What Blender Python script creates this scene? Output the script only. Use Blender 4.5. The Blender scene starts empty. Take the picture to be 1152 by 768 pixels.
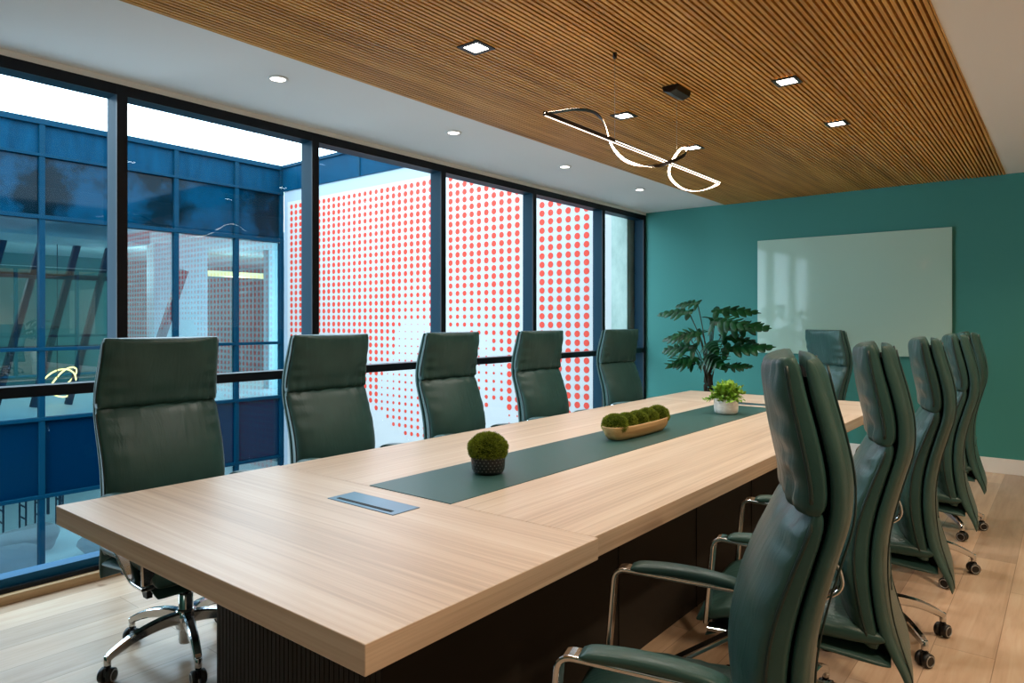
import bpy, bmesh, math, random
import numpy as np
from mathutils import Vector, Matrix
PI = math.pi
random.seed(7)
scn = bpy.context.scene
COL = scn.collection

# ------------------------------------------------------------------ helpers
def s2l(c):
    return tuple((x/12.92 if x <= .04045 else ((x+.055)/1.055)**2.4) for x in [v/255. for v in c])

def link(o, parent=None):
    COL.objects.link(o)
    if parent is not None:
        o.parent = parent
    return o

def tag(o, label=None, cat=None, group=None, kind=None):
    if label: o['label'] = label
    if cat: o['category'] = cat
    if group: o['group'] = group
    if kind: o['kind'] = kind
    return o

def thing(name, label, cat, loc=(0, 0, 0), rz=0, group=None, kind=None):
    o = bpy.data.objects.new(name, None)
    o.empty_display_size = .1
    o.location = loc
    o.rotation_euler = (0, 0, rz)
    link(o)
    return tag(o, label, cat, group, kind)

class MB:
    """collects shapes into one mesh"""
    def __init__(self):
        self.v = []; self.f = []; self.m = []; self.s = []
    def add(self, vs, fs, mat=0, smooth=False):
        b = len(self.v)
        self.v += [tuple(p) for p in vs]
        self.f += [tuple(i+b for i in f) for f in fs]
        self.m += [mat]*len(fs); self.s += [smooth]*len(fs)
    def box(self, x0, x1, y0, y1, z0, z1, mat=0):
        vs = [(x, y, z) for x in (x0, x1) for y in (y0, y1) for z in (z0, z1)]
        fs = [(0, 1, 3, 2), (4, 6, 7, 5), (0, 4, 5, 1), (2, 3, 7, 6), (0, 2, 6, 4), (1, 5, 7, 3)]
        self.add(vs, fs, mat)
    def loft(self, rings, mat=0, smooth=True, cap=True, closed=False):
        n = len(rings[0]); vs = [p for r in rings for p in r]; fs = []
        R = len(rings)
        for i in range(R if closed else R-1):
            for j in range(n):
                a = i*n+j; b = i*n+(j+1) % n
                c = ((i+1) % R)*n+(j+1) % n; d = ((i+1) % R)*n+j
                fs.append((a, b, c, d))
        if cap and not closed:
            fs.append(tuple(range(n-1, -1, -1)))
            fs.append(tuple((R-1)*n+j for j in range(n)))
        self.add(vs, fs, mat, smooth)
    def lathe(self, prof, c=(0, 0, 0), n=32, mat=0, smooth=True, axis='z', cap=True):
        rings = []
        for r, z in prof:
            ring = []
            for k in range(n):
                a = 2*PI*k/n
                p = (r*math.cos(a), r*math.sin(a), z)
                if axis == 'y': p = (p[0], p[2], -p[1])
                if axis == 'x': p = (p[2], p[0], p[1])
                ring.append((p[0]+c[0], p[1]+c[1], p[2]+c[2]))
            rings.append(ring)
        self.loft(rings, mat, smooth, cap=cap)
    def sweep(self, path, prof, up=(0, 0, 1), mat=0, smooth=True, closed=False, scales=None):
        """prof: list of (a,b): a along side, b along up-ish"""
        P = [Vector(p) for p in path]; n = len(P); rings = []
        up = Vector(up)
        for i in range(n):
            if closed:
                t = (P[(i+1) % n]-P[i-1])
            else:
                t = P[min(i+1, n-1)]-P[max(i-1, 0)]
            t.normalize()
            s = t.cross(up)
            if s.length < 1e-4: s = t.cross(Vector((0.01, 1, 0)))
            s.normalize(); u = s.cross(t)
            k = scales[i] if scales else (1, 1)
            rings.append([P[i]+s*(a*k[0])+u*(b*k[1]) for a, b in prof])
        self.loft(rings, mat, smooth, cap=not closed, closed=closed)
    def tube(self, path, r, n=8, mat=0, closed=False, up=(0, 0, 1), scales=None):
        prof = [(r*math.cos(2*PI*k/n), r*math.sin(2*PI*k/n)) for k in range(n)]
        self.sweep(path, prof, up, mat, True, closed, scales)
    def build(self, name, mats, parent=None, bevel=0, seg=2, loc=None, autos=False, weld=False):
        me = bpy.data.meshes.new(name)
        me.from_pydata(self.v, [], self.f)
        me.polygons.foreach_set('material_index', self.m)
        me.polygons.foreach_set('use_smooth', self.s)
        if not isinstance(mats, (list, tuple)): mats = [mats]
        for m in mats: me.materials.append(m)
        bm = bmesh.new(); bm.from_mesh(me)
        if weld: bmesh.ops.remove_doubles(bm, verts=bm.verts, dist=1e-5)
        bmesh.ops.recalc_face_normals(bm, faces=bm.faces)
        bm.to_mesh(me); bm.free()
        me.update()
        o = bpy.data.objects.new(name, me)
        link(o, parent)
        if loc: o.location = loc
        if bevel:
            b = o.modifiers.new('Bevel', 'BEVEL'); b.width = bevel; b.segments = seg
            b.limit_method = 'ANGLE'; b.angle_limit = math.radians(40)
        return o

def rect_prof(w, h, r=.002):
    w /= 2; h /= 2
    return [(-w+r, -h), (w-r, -h), (w, -h+r), (w, h-r), (w-r, h), (-w+r, h), (-w, h-r), (-w, -h+r)]

def crv(xs, ys):
    """monotone-ish smooth 1D interpolation"""
    xs = np.array(xs, float); ys = np.array(ys, float)
    o = np.argsort(xs); xs = xs[o]; ys = ys[o]
    m = np.gradient(ys, xs)
    def f(x):
        x = min(max(x, xs[0]), xs[-1])
        i = min(int(np.searchsorted(xs, x, 'right'))-1, len(xs)-2)
        h = xs[i+1]-xs[i]; t = (x-xs[i])/h
        return float((2*t**3-3*t**2+1)*ys[i]+(t**3-2*t*t+t)*h*m[i]+(-2*t**3+3*t*t)*ys[i+1]+(t**3-t*t)*h*m[i+1])
    return f

def spline(pts, n):
    P = [Vector(p) for p in pts]; out = []
    P = [P[0]*2-P[1]]+P+[P[-1]*2-P[-2]]
    for i in range(1, len(P)-2):
        a, b, c, d = P[i-1:i+3]
        for k in range(n):
            t = k/n
            out.append(.5*((2*b)+(c-a)*t+(2*a-5*b+4*c-d)*t*t+(3*b-a-3*c+d)*t**3))
    out.append(P[-2]); return out

def fillet(pts, r, n=5):
    P = [Vector(p) for p in pts]; N = len(P); out = [P[0]]
    for i in range(1, N-1):
        a, b, c = P[i-1], P[i], P[i+1]
        u = (a-b); v = (c-b)
        k = min(r, u.length*.45, v.length*.45)
        p = b+u.normalized()*k; q = b+v.normalized()*k
        for j in range(n+1):
            t = j/n
            out.append(p.lerp(b, t).lerp(b.lerp(q, t), t))
    out.append(P[-1]); return out

# ------------------------------------------------------------------ materials
def mat(name, color=(200, 200, 200), rough=.5, metal=0, spec=.5, emit=None, estr=0, coat=0, coat_r=.05):
    m = bpy.data.materials.new(name); m.use_nodes = True
    b = m.node_tree.nodes['Principled BSDF']
    b.inputs['Base Color'].default_value = (*s2l(color), 1)
    b.inputs['Roughness'].default_value = rough
    b.inputs['Metallic'].default_value = metal
    b.inputs['Specular IOR Level'].default_value = spec
    b.inputs['Coat Weight'].default_value = coat
    b.inputs['Coat Roughness'].default_value = coat_r
    if emit:
        b.inputs['Emission Color'].default_value = (*s2l(emit), 1)
        b.inputs['Emission Strength'].default_value = estr
    return m

class NT:
    def __init__(self, m):
        self.t = m.node_tree; self.n = self.t.nodes; self.l = self.t.links
        self.b = self.n.get('Principled BSDF')
    def new(self, typ, **kw):
        x = self.n.new(typ)
        for k, v in kw.items():
            if k in x.inputs: x.inputs[k].default_value = v
            else: setattr(x, k, v)
        return x
    def coords(self, scale=(1, 1, 1), rot=(0, 0, 0), loc=(0, 0, 0), out='Object'):
        c = self.new('ShaderNodeTexCoord'); mp = self.new('ShaderNodeMapping')
        mp.inputs['Scale'].default_value = scale; mp.inputs['Rotation'].default_value = rot
        mp.inputs['Location'].default_value = loc
        self.l.new(c.outputs[out], mp.inputs['Vector']); return mp.outputs['Vector']
    def noise(self, vec, scale=5, detail=4, rough=.5, dist=0):
        x = self.new('ShaderNodeTexNoise'); x.inputs['Scale'].default_value = scale
        x.inputs['Detail'].default_value = detail; x.inputs['Roughness'].default_value = rough
        x.inputs['Distortion'].default_value = dist
        self.l.new(vec, x.inputs['Vector']); return x.outputs['Fac']
    def ramp(self, fac, stops):
        r = self.new('ShaderNodeValToRGB')
        while len(r.color_ramp.elements) < len(stops): r.color_ramp.elements.new(.5)
        for e, (p, c) in zip(r.color_ramp.elements, stops):
            e.position = p; e.color = (*(s2l(c) if not isinstance(c, float) else (c, c, c)), 1)
        self.l.new(fac, r.inputs['Fac']); return r.outputs['Color']
    def mix(self, fac, a, b, mode='MIX'):
        x = self.new('ShaderNodeMix'); x.data_type = 'RGBA'; x.blend_type = mode
        for sock, v in ((x.inputs[0], fac), (x.inputs[6], a), (x.inputs[7], b)):
            if hasattr(v, 'links'): self.l.new(v, sock)
            elif isinstance(v, tuple): sock.default_value = (*v[:3], 1)
            else: sock.default_value = v
        return x.outputs[2]
    def math(self, op, a, b=0.):
        x = self.new('ShaderNodeMath'); x.operation = op
        for i, v in enumerate((a, b)):
            if hasattr(v, 'links'): self.l.new(v, x.inputs[i])
            else: x.inputs[i].default_value = v
        return x.outputs[0]
    def bump(self, h, strength=.2, dist=.01):
        x = self.new('ShaderNodeBump'); x.inputs['Strength'].default_value = strength
        x.inputs['Distance'].default_value = dist
        self.l.new(h, x.inputs['Height']); self.l.new(x.outputs['Normal'], self.b.inputs['Normal'])
    def color(self, c): self.l.new(c, self.b.inputs['Base Color'])

def wood(name, dark, mid, light, axis, rough=.4, fine=90, spec=.4, bump=.05):
    """straight grained veneer; axis = grain direction"""
    m = mat(name, mid, rough, spec=spec); t = NT(m)
    sc = [1., 1., 1.]
    lo = [2.2, 2.2, 2.2]; hi = [fine, fine, fine]; md = [9., 9., 9.]
    i = 'xyz'.index(axis); lo[i] = .25; hi[i] = 1.2; md[i] = .35
    a = t.noise(t.coords(hi), 1, 3, .6)
    b = t.noise(t.coords(md), 1, 4, .55, .6)
    c = t.noise(t.coords(lo), 1, 2, .5, .3)
    f = t.math('ADD', t.math('MULTIPLY', a, .42), t.math('MULTIPLY', b, .38))
    f = t.math('ADD', f, t.math('MULTIPLY', c, .2))
    t.color(t.ramp(f, [(.34, dark), (.5, mid), (.64, light)]))
    t.bump(a, bump, .002)
    return m

M = {}
M['wall_teal'] = mat('teal wall paint', (62, 134, 126), .6, spec=.3)
t = NT(M['wall_teal']); t.bump(t.noise(t.coords((1, 1, 1)), 180, 2), .05, .002)
M['white_paint'] = mat('white ceiling paint', (236, 235, 232), .7, spec=.2)
t = NT(M['white_paint']); t.bump(t.noise(t.coords((1, 1, 1)), 150, 2), .03, .002)
M['warm_paint'] = mat('warm white wall paint', (226, 216, 200), .7, spec=.2)
M['white_trim'] = mat('white trim', (226, 226, 222), .45)
M['frame'] = mat('dark anodised aluminium', (12, 16, 24), .42, spec=.25)
M['frame_side_skylit'] = mat('skylit frame aluminium', (0, 42, 58), .5, spec=.12)  # sky light on the outward frame faces, put into the base colour
M['frame_sill_skylit'] = mat('skylit sill', (12, 78, 112), .5, spec=.2)  # brighter blue paints the sky light falling on the sill
M['black'] = mat('black plastic', (12, 12, 13), .45)
M['gap_black'] = mat('black fabric core', (7, 9, 9), .8, spec=.1)
M['chrome'] = mat('polished aluminium', (205, 205, 205), .13, metal=1)
M['rim'] = mat('silver caster rim', (170, 172, 174), .3, metal=1)
M['slat'] = wood('slat oak', (156, 108, 44), (210, 154, 74), (238, 188, 106), 'y', .45, 60)
M['slat_back'] = mat('black felt backing', (16, 10, 6), .9, spec=.05)
M['oak_x'] = wood('pale oak veneer across', (180, 154, 131), (208, 184, 161), (222, 203, 183), 'x', .36, 110)
M['oak_y'] = wood('pale oak veneer along', (180, 154, 131), (208, 184, 161), (222, 203, 183), 'y', .36, 110)
M['oak_sill'] = wood('oak trim', (140, 108, 74), (172, 140, 102), (190, 160, 122), 'y', .5, 60)
M['base_dark'] = mat('dark brown ribbed panel', (38, 33, 28), .6, spec=.25)
M['runner'] = mat('teal leather inlay', (50, 84, 79), .42, spec=.4)
t = NT(M['runner']); t.bump(t.noise(t.coords((1, 1, 1)), 500, 2), .08, .001)
M['port'] = mat('blue grey metal lid', (92, 122, 138), .28, metal=.7)
M['port_black'] = mat('cable slot black', (6, 6, 8), .7)
M['boardglass'] = mat('pale green glass board', (176, 206, 190), .05, spec=.35)
M['board_edge'] = mat('glass board edge', (96, 128, 116), .2)

# leather
def leather(name, c0, c1, rough=.36):
    m = mat(name, c0, rough, spec=.36); t = NT(m)
    v = t.coords((1, 1, 1))
    t.color(t.ramp(t.noise(v, 7, 3), [(.3, c0), (.7, c1)]))
    g = t.noise(v, 420, 2, .5)
    w = t.noise(t.coords((7, 26, 5)), 1, 3, .55, 1.2)
    h = t.math('ADD', t.math('MULTIPLY', g, .12), t.math('MULTIPLY', w, .9))
    t.bump(h, .22, .012)
    return m
M['leather'] = leather('dark green leather', (42, 72, 68), (51, 82, 77))
M['leather_seat'] = leather('dark green seat leather', (40, 68, 63), (48, 77, 72))
M['piping'] = mat('dark green piping', (26, 46, 43), .4)

# floor planks along Y
m = M['floor'] = mat('oak floor planks', (190, 150, 110), .3, spec=.35); t = NT(m)
br = t.new('ShaderNodeTexBrick'); br.offset = .37; br.squash = 1
br.inputs['Scale'].default_value = 1; br.inputs['Brick Width'].default_value = 1.35
br.inputs['Row Height'].default_value = .205; br.inputs['Mortar Size'].default_value = .0016
br.inputs['Mortar Smooth'].default_value = .1; br.inputs['Bias'].default_value = 0
br.inputs['Color1'].default_value = (0, 0, 0, 1); br.inputs['Color2'].default_value = (1, 1, 1, 1)
br.inputs['Mortar'].default_value = (.5, .5, .5, 1)
t.l.new(t.coords((1, 1, 1), (0, 0, PI/2), (.05, .02, 0)), br.inputs['Vector'])
g1 = t.noise(t.coords((26, 1.6, 1)), 1, 5, .6, .8)
g2 = t.noise(t.coords((5, .9, 1)), 1, 4, .55, 1.5)
knots = t.noise(t.coords((7, 3.2, 1)), 1.4, 2, .4, .4)
f = t.math('ADD', t.math('MULTIPLY', g1, .5), t.math('MULTIPLY', g2, .5))
wc = t.ramp(f, [(.3, (164, 133, 108)), (.5, (188, 160, 135)), (.7, (203, 180, 158))])
wc = t.mix(.22, wc, t.mix(1., wc, br.outputs['Color'], 'OVERLAY'))
wc = t.mix(t.ramp(knots, [(.735, 0.), (.80, 1.)]), wc, s2l((120, 84, 56)))
wc = t.mix(t.math('MULTIPLY', br.outputs['Fac'], .55), wc, s2l((110, 80, 58)))
t.color(wc); t.bump(t.math('SUBTRACT', g1, t.math('MULTIPLY', br.outputs['Fac'], 1.)), .1, .004)

def glass(name, tint, refl_boost=0., rough=0.):
    m = bpy.data.materials.new(name); m.use_nodes = True
    nt = m.node_tree; nt.nodes.clear()
    out = nt.nodes.new('ShaderNodeOutputMaterial'); mx = nt.nodes.new('ShaderNodeMixShader')
    tr = nt.nodes.new('ShaderNodeBsdfTransparent'); gl = nt.nodes.new('ShaderNodeBsdfGlossy')
    lw = nt.nodes.new('ShaderNodeLayerWeight'); lw.inputs['Blend'].default_value = .5
    pw = nt.nodes.new('ShaderNodeMath'); pw.operation = 'POWER'; pw.inputs[1].default_value = 5
    fr = nt.nodes.new('ShaderNodeMath'); fr.operation = 'MULTIPLY_ADD'; fr.inputs[1].default_value = .9; fr.inputs[2].default_value = .022
    nt.links.new(lw.outputs['Facing'], pw.inputs[0]); nt.links.new(pw.outputs[0], fr.inputs[0])
    ad = nt.nodes.new('ShaderNodeMath'); ad.operation = 'ADD'; ad.inputs[1].default_value = refl_boost; ad.use_clamp = True
    tr.inputs['Color'].default_value = (*tint, 1); gl.inputs['Roughness'].default_value = rough
    gl.inputs['Color'].default_value = (.85, .93, 1., 1)
    nt.links.new(fr.outputs[0], ad.inputs[0]); nt.links.new(ad.outputs[0], mx.inputs[0])
    nt.links.new(tr.outputs[0], mx.inputs[1]); nt.links.new(gl.outputs[0], mx.inputs[2])
    nt.links.new(mx.outputs[0], out.inputs['Surface'])
    return m
M['glass'] = glass('window glass', (.93, .98, 1.))
M['facade_glass'] = glass('tinted facade glass', (.36, .60, .68), .22)
M['navy'] = mat('navy spandrel panel', (0, 66, 96), .5, spec=.04)
t = NT(M['navy']); t.color(t.ramp(t.noise(t.coords((1, 3, .7)), 2.2, 5, .6), [(.3, (0, 42, 64)), (.7, (0, 58, 84))]))
M['navy_dark'] = mat('dark navy glass panel', (8, 40, 66), .05, spec=.08)
t = NT(M['navy_dark']); t.color(t.ramp(t.noise(t.coords((1, 1, 1)), 1.1, 6, .65), [(.44, (0, 22, 32)), (.56, (0, 50, 74))]))  # dark and light patches painted as reflected trees and sky
M['navy_deep'] = mat('deep navy spandrel', (0, 30, 54), .03, spec=.3)
M['navy_frame'] = mat('blue grey facade frame', (0, 46, 66), .5, spec=.06)
M['mural_white'] = mat('white mural panel', (178, 175, 172), .6, spec=.2)
M['mural_red'] = mat('coral red dots', (204, 62, 46), .6, spec=.2)
M['mural_border'] = mat('pale grey mural border', (146, 158, 168), .6, spec=.2)
M['concrete'] = mat('grey green concrete', (150, 166, 156), .8)
t = NT(M['concrete']); t.color(t.ramp(t.noise(t.coords((1, 1, .5)), 6, 6, .6), [(.3, (132, 150, 140)), (.7, (166, 180, 170))]))
M['in_white'] = mat('office white interior', (176, 196, 196), .7, emit=(170, 215, 220), estr=.06)  # faint emission stands in for light on the office surfaces
M['in_teal'] = mat('office dark teal wall', (66, 112, 108), .7, emit=(60, 120, 118), estr=.1)  # wall given a slight glow of its own as painted light
M['in_floor'] = mat('office pale floor', (214, 222, 222), .4, emit=(190, 215, 220), estr=.15)  # floor emits too, lighting put into the material
M['steel_dark'] = mat('dark steel strut', (12, 34, 48), .5)
M['ground'] = mat('courtyard paving', (96, 116, 128), .8)
M['stone'] = mat('pale boulder', (176, 168, 168), .85)
t = NT(M['stone']); t.bump(t.noise(t.coords((1, 1, 1)), 5, 6), .6, .1)
M['lamp'] = mat('lamp lens', (255, 255, 255), .5, emit=(255, 244, 230), estr=14)
M['lamp_round'] = mat('round lamp lens', (255, 255, 255), .5, emit=(255, 246, 236), estr=6)
M['led'] = mat('led strip', (255, 255, 255), .5, emit=(255, 226, 196), estr=12)
M['led_soft'] = mat('dim led strip', (255, 255, 255), .5, emit=(255, 232, 208), estr=2.6)
M['amber'] = mat('warm ring glow', (255, 200, 120), .5, emit=(255, 205, 120), estr=6)
M['cove'] = mat('warm cove strip', (255, 220, 150), .5, emit=(255, 214, 130), estr=1.1)
M['bronze'] = mat('dark bronze metal', (46, 38, 32), .3, metal=.8)
M['pot_black'] = mat('black ceramic', (14, 14, 15), .35)
M['pot_white'] = mat('white stone pot', (222, 216, 208), .7)
t = NT(M['pot_white']); t.color(t.ramp(t.noise(t.coords((1, 1, 3)), 22, 5, .65), [(.3, (206, 200, 192)), (.7, (240, 236, 230))]))
M['pot_beige'] = mat('beige planter', (204, 184, 160), .7)
M['wood_bowl'] = wood('pale carved wood', (170, 128, 78), (206, 168, 116), (228, 196, 146), 'y', .55, 40)
M['soil'] = mat('brown moss soil', (60, 62, 26), .95, spec=.1)
M['twine'] = mat('pale steel cable', (190, 180, 168), .4, metal=.6)

def green(name, lo, hi, rough=.6, scale=40):
    m = mat(name, lo, rough, spec=.25); t = NT(m)
    t.color(t.ramp(t.noise(t.coords((1, 1, 1)), scale, 3), [(.3, lo), (.7, hi)])); return m
M['moss'] = green('moss green', (84, 100, 18), (148, 162, 54), .8, 60)
M['moss_core'] = mat('moss core', (44, 58, 10), .9, spec=.1)
M['leaf_light'] = green('light green leaf', (92, 142, 36), (164, 200, 80), .5, 30)
M['leaf_dark'] = green('dark green leaf', (8, 46, 24), (24, 80, 40), .35, 14)
M['stem'] = mat('dark stem', (56, 60, 34), .6)
M['trunk'] = mat('brown trunk', (52, 40, 26), .8)

# ------------------------------------------------------------------ room dimensions
H = 2.556
XW, XR, YB, YF = -3.84, 1.75, 7.26, -2.2
SX0, SX1 = -2.89, -.43          # slatted ceiling panel

def struct(name, mb, m, **k):
    o = mb.build(name, m, **k); o['kind'] = 'structure'; return o

b = MB(); b.box(XW-.14, XR, YF, YB, -.12, 0); struct('floor', b, M['floor'])
b = MB()
b.box(XW-.14, SX0, YF, YB, H, H+.14); b.box(SX1, XR, YF, YB, H, H+.14)
b.box(SX0, SX1, YF, YB, H+.05, H+.14)
struct('ceiling', b, M['white_paint'])
b = MB(); b.box(XW-.14, XR+.1, YB, YB+.15, -.12, H+.14); struct('wall_back', b, M['wall_teal'])
b = MB(); b.box(XR, XR+.1, YF, YB, -.12, H+.14); struct('wall_right', b, M['warm_paint'])
b = MB(); b.box(XW-.14, XR+.1, YF-.1, YF, -.12, H+.14); struct('wall_front', b, M['wall_teal'])
b = MB(); b.box(XW, XR, YB-.016, YB, 0, .13); struct('baseboard_back', b, M['white_trim'], bevel=.004)
b = MB(); b.box(XW-.02, XW+.035, .36, YB-.02, 0, .042); struct('trim_1', b, M['oak_sill'], bevel=.003)
# header strip above the glazing
b = MB(); b.box(XW-.14, XW+.004, YF, YB, 2.528, H); struct('trim_2', b, M['white_paint'])

b = MB(); b.box(XW-.14, XW, YF, .36, 0, H); struct('daylight_block_wall', b, M['wall_teal'])  # unseen solid wall added to keep daylight off the near table edge
# slatted timber ceiling panel: slats + felt
b = MB()
n = 98; pitch = (SX1-SX0)/n
for i in range(n):
    x = SX0+pitch*(i+.5)
    b.box(x-.0073, x+.0073, YF, YB-.003, H-.004, H+.03, 0)
b.box(SX0+.001, SX1-.001, YF, YB-.003, H+.03, H+.05, 1)
b.box(SX0-.003, SX0+.002, YF, YB-.003, H-.004, H+.03, 0); b.box(SX1-.002, SX1+.003, YF, YB-.003, H-.004, H+.03, 0)
struct('ceiling_slats', b, [M['slat'], M['slat_back']])
bpy.data.objects['ceiling_slats']['label'] = 'ribbed timber slat panel running the length of the ceiling'

# ------------------------------------------------------------------ window wall
mull = [1.548, 2.735, 3.923, 5.117, 6.33]
ends = [.36]+mull+[YB]
GX = XW-.085                                   # glass plane
ZB, ZT = .042, 2.528
TZ = .967                                       # transom centre
for i in range(len(ends)-1):
    y0, y1 = ends[i], ends[i+1]
    w = thing('window_%d' % (i+1), None, None, (XW, (y0+y1)/2, 0), kind='structure')
    lab = 'tall dark framed window bay of the glass wall'
    cy = (y0+y1)/2
    f = MB()
    a0, a1 = y0-cy, y1-cy
    hm = .026
    l0 = a0+(hm if i else 0); l1 = a1-(hm if i < len(ends)-2 else .05)
    def fb(x0, x1, *k):
        f.box(x1-.012, x1, *k, 0); f.box(x0, x1-.012, *k, 1)
    fb(-.12, 0, a1-(hm if i < len(ends)-2 else .05), a1+(hm if i < len(ends)-2 else 0), ZB, ZT)   # mullion
    if i == 0: fb(-.12, 0, a0, a0+.05, ZB, ZT)
    fb(-.12, -.001, l0, l1, ZT-.055, ZT)                     # head
    fb(-.12, -.001, l0, l1, ZB, ZB+.022)                     # sill
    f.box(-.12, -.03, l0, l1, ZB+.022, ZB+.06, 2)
    f.box(-.11, -.004, l0, l1, TZ-.026, TZ+.026, 0)          # transom
    f.build('window_frame', [M['frame'], M['frame_side_skylit'], M['frame_sill_skylit']], w)
    for z0, z1 in ((ZB+.06, TZ-.02), (TZ+.02, ZT-.05)):
        g = MB(); g.add([(GX-XW, l0-.004, z0), (GX-XW, l1+.004, z0), (GX-XW, l1+.004, z1), (GX-XW, l0-.004, z1)], [(0, 1, 2, 3)])
        g.build('window_pane', M['glass'], w)

# ------------------------------------------------------------------ courtyard outside
DY = 7.15; FX = -11.02
def mural_r(X, z):
    ubx = [-8.45, -8.07, -7.93, -7.8, -7.66, -7.4, -6.88, -6.6, -6.35, -6.2, -6.08, -5.95, -5.86]
    ubz = [.25, .763, 1.199, 1.267, 1.307, 1.28, 1.18, 1.157, 1.123, 1.088, .946, .878, .82]
    lbx = [-9.2, -8.6, -8.33, -8.06, -7.8, -7.4, -6.9, -6.2, -5.95, -5.8, -5.68]
    lbz = [-.2, .018, -.142, -.323, -.405, -.41, -.25, .132, .235, .2, .173]
    if X < -9.3: return .041
    if X > -5.88:
        if z > .16 or X > -5.2: return .041
        return .014
    zb = float(np.interp(X, ubx, ubz)); zl = float(np.interp(X, lbx, lbz))
    if X < -8.45: return .038 if z > zl else 0
    if z > zb: return .041-.012*max(0, 1-(z-zb)/.9)
    if z > zl: return .008+.024*(zb-z)/(zb-zl)
    if z < zl-.3 and X > -6.4: return .012
    return 0
b = MB()
b.box(FX+.04, -4.0, DY, DY+.3, -3.3, 3.62, 1)
b.box(FX+.17, -4.2, DY-.012, DY+.01, -3.3, 3.42, 0)     # white film field
# dots
c0 = -10.862
for i in range(-2, 52):
    X = c0+.1338*i
    if X < FX+.22 or X > -4.40: continue
    for j in range(0, 44):
        z = 3.325-.1088*j
        r = mural_r(X, z)
        if r <= 0: continue
        k = 18
        vs = [(X+r*math.cos(2*PI*q/k), DY-.0145, z+r*math.sin(2*PI*q/k)) for q in range(k)]
        b.add(vs, [tuple(range(k))], 2)
tw = thing('mural_wall', 'white courtyard wall covered in coral red dots outside the windows', 'wall', (0, 0, 0), kind='structure')
b.build('dotted_panel', [M['mural_white'], M['mural_border'], M['mural_red']], tw)
b = MB(); b.box(FX+.02, -4.0, DY-.02, DY+.3, 3.62, 4.03)
for x in (-10.1, -8.85, -7.55, -6.2, -5.0): b.box(x-.02, x+.02, DY-.035, DY-.02, 3.62, 4.03, 1)
b.box(FX+.02, -4.0, DY-.05, DY+.3, 4.03, 4.08, 1)
b.build('parapet', [M['navy'], M['navy_frame']], tw)
b = MB(); b.box(-4.2, -3.99, DY-.06, DY+.3, -3.3, 3.6); b.build('pier', M['concrete'], tw)
b = MB(); b.box(-4.0, XW-.12, 7.3, 8, -3.3, 4.05); b.build('end_return', M['concrete'], tw)

bw = thing('office_wing', 'blue glazed office wing across the courtyard', 'building', (FX, 0, 0))
Z0, Z1, Z2, Z3, Z4, Z5, Z6 = 4.05, 3.585, 2.74, .926, -.035, -1.10, -3.3
ys = [-1.1, -.2, .7, 1.6, 2.5, 3.40, 4.29, 5.24, 6.26, 7.12]
def at_f(b, x0, x1, y0, y1, z0, z1, m=0): b.box(x0, x1, y0, y1, z0, z1, m)
b = MB(); b.box(-.3, -.02, ys[0], DY, Z1, Z0); b.build('parapet', M['navy'], bw)
b = MB(); b.box(-.3, -.02, ys[0], DY, Z2, Z1); b.build('upper_panel', M['navy_dark'], bw)
b = MB(); b.box(-.12, -.02, ys[0], DY, Z5, Z4); b.build('spandrel', M['navy_deep'], bw)
b = MB()
for y in ys: b.box(-.06, .03, y-.035, y+.035, Z6, Z0)
for y in (5.05-.0,): pass
for z, h in ((Z0, .05), (Z1, .025), (Z2, .035), (Z3, .03), (Z4, .03), (Z5, .03)):
    b.box(-.06, .04, ys[0], DY, z-h, z+h*.6)
b.build('facade_frame', M['navy_frame'], bw, bevel=.004)
for (z0, z1) in ((Z3, Z2), (Z4, Z3), (Z6, Z5)):
    g = MB()
    for y0, y1 in zip(ys[:-1], ys[1:]):
        g.add([(-.03, y0, z0), (-.03, y1, z0), (-.03, y1, z1), (-.03, y0, z1)], [(0, 1, 2, 3)])
    g.build('window_pane', M['facade_glass'], bw)
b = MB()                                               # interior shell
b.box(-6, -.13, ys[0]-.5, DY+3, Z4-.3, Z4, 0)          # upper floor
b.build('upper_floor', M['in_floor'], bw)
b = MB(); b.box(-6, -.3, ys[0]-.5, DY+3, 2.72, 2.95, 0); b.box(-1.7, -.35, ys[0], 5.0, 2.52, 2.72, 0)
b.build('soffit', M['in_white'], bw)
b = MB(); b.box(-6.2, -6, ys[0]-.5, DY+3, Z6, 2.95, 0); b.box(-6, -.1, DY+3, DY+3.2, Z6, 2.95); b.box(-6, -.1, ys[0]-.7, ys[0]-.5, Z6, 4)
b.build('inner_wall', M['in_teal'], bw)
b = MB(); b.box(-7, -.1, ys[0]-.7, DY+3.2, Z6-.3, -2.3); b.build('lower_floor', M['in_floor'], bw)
b = MB()
for y in (2.3, 2.83, 3.37, 3.87, 4.37, 4.85):
    b.sweep([(-1.5, y+.04, 2.74), (-1.5, y-.62, -.03)], rect_prof(.09, .09), up=(1, 0, 0), smooth=False)
b.box(-1.55, -1.46, ys[0], 4.9, 1.97, 2.05); b.box(-1.55, -1.46, ys[0], 4.9, .86, .92)
b.sweep([(-1.2, 5.95, 2.2), (-1.2, 5.2, -.03)], rect_prof(.12, .12), up=(1, 0, 0), smooth=False)
b.build('raking_strut', M['steel_dark'], bw)
b = MB(); b.box(-2.2, -1.9, 5.75, 6.75, Z4, 2.72); b.box(-1.55, -1.35, 7.72, 8.05, Z4, 2.72); b.build('column', M['in_white'], bw)
b = MB(); b.box(-3.2, -2.9, 7.15, 8.8, 2.26, 2.36); b.build('cove_light', M['cove'], bw)

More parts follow.
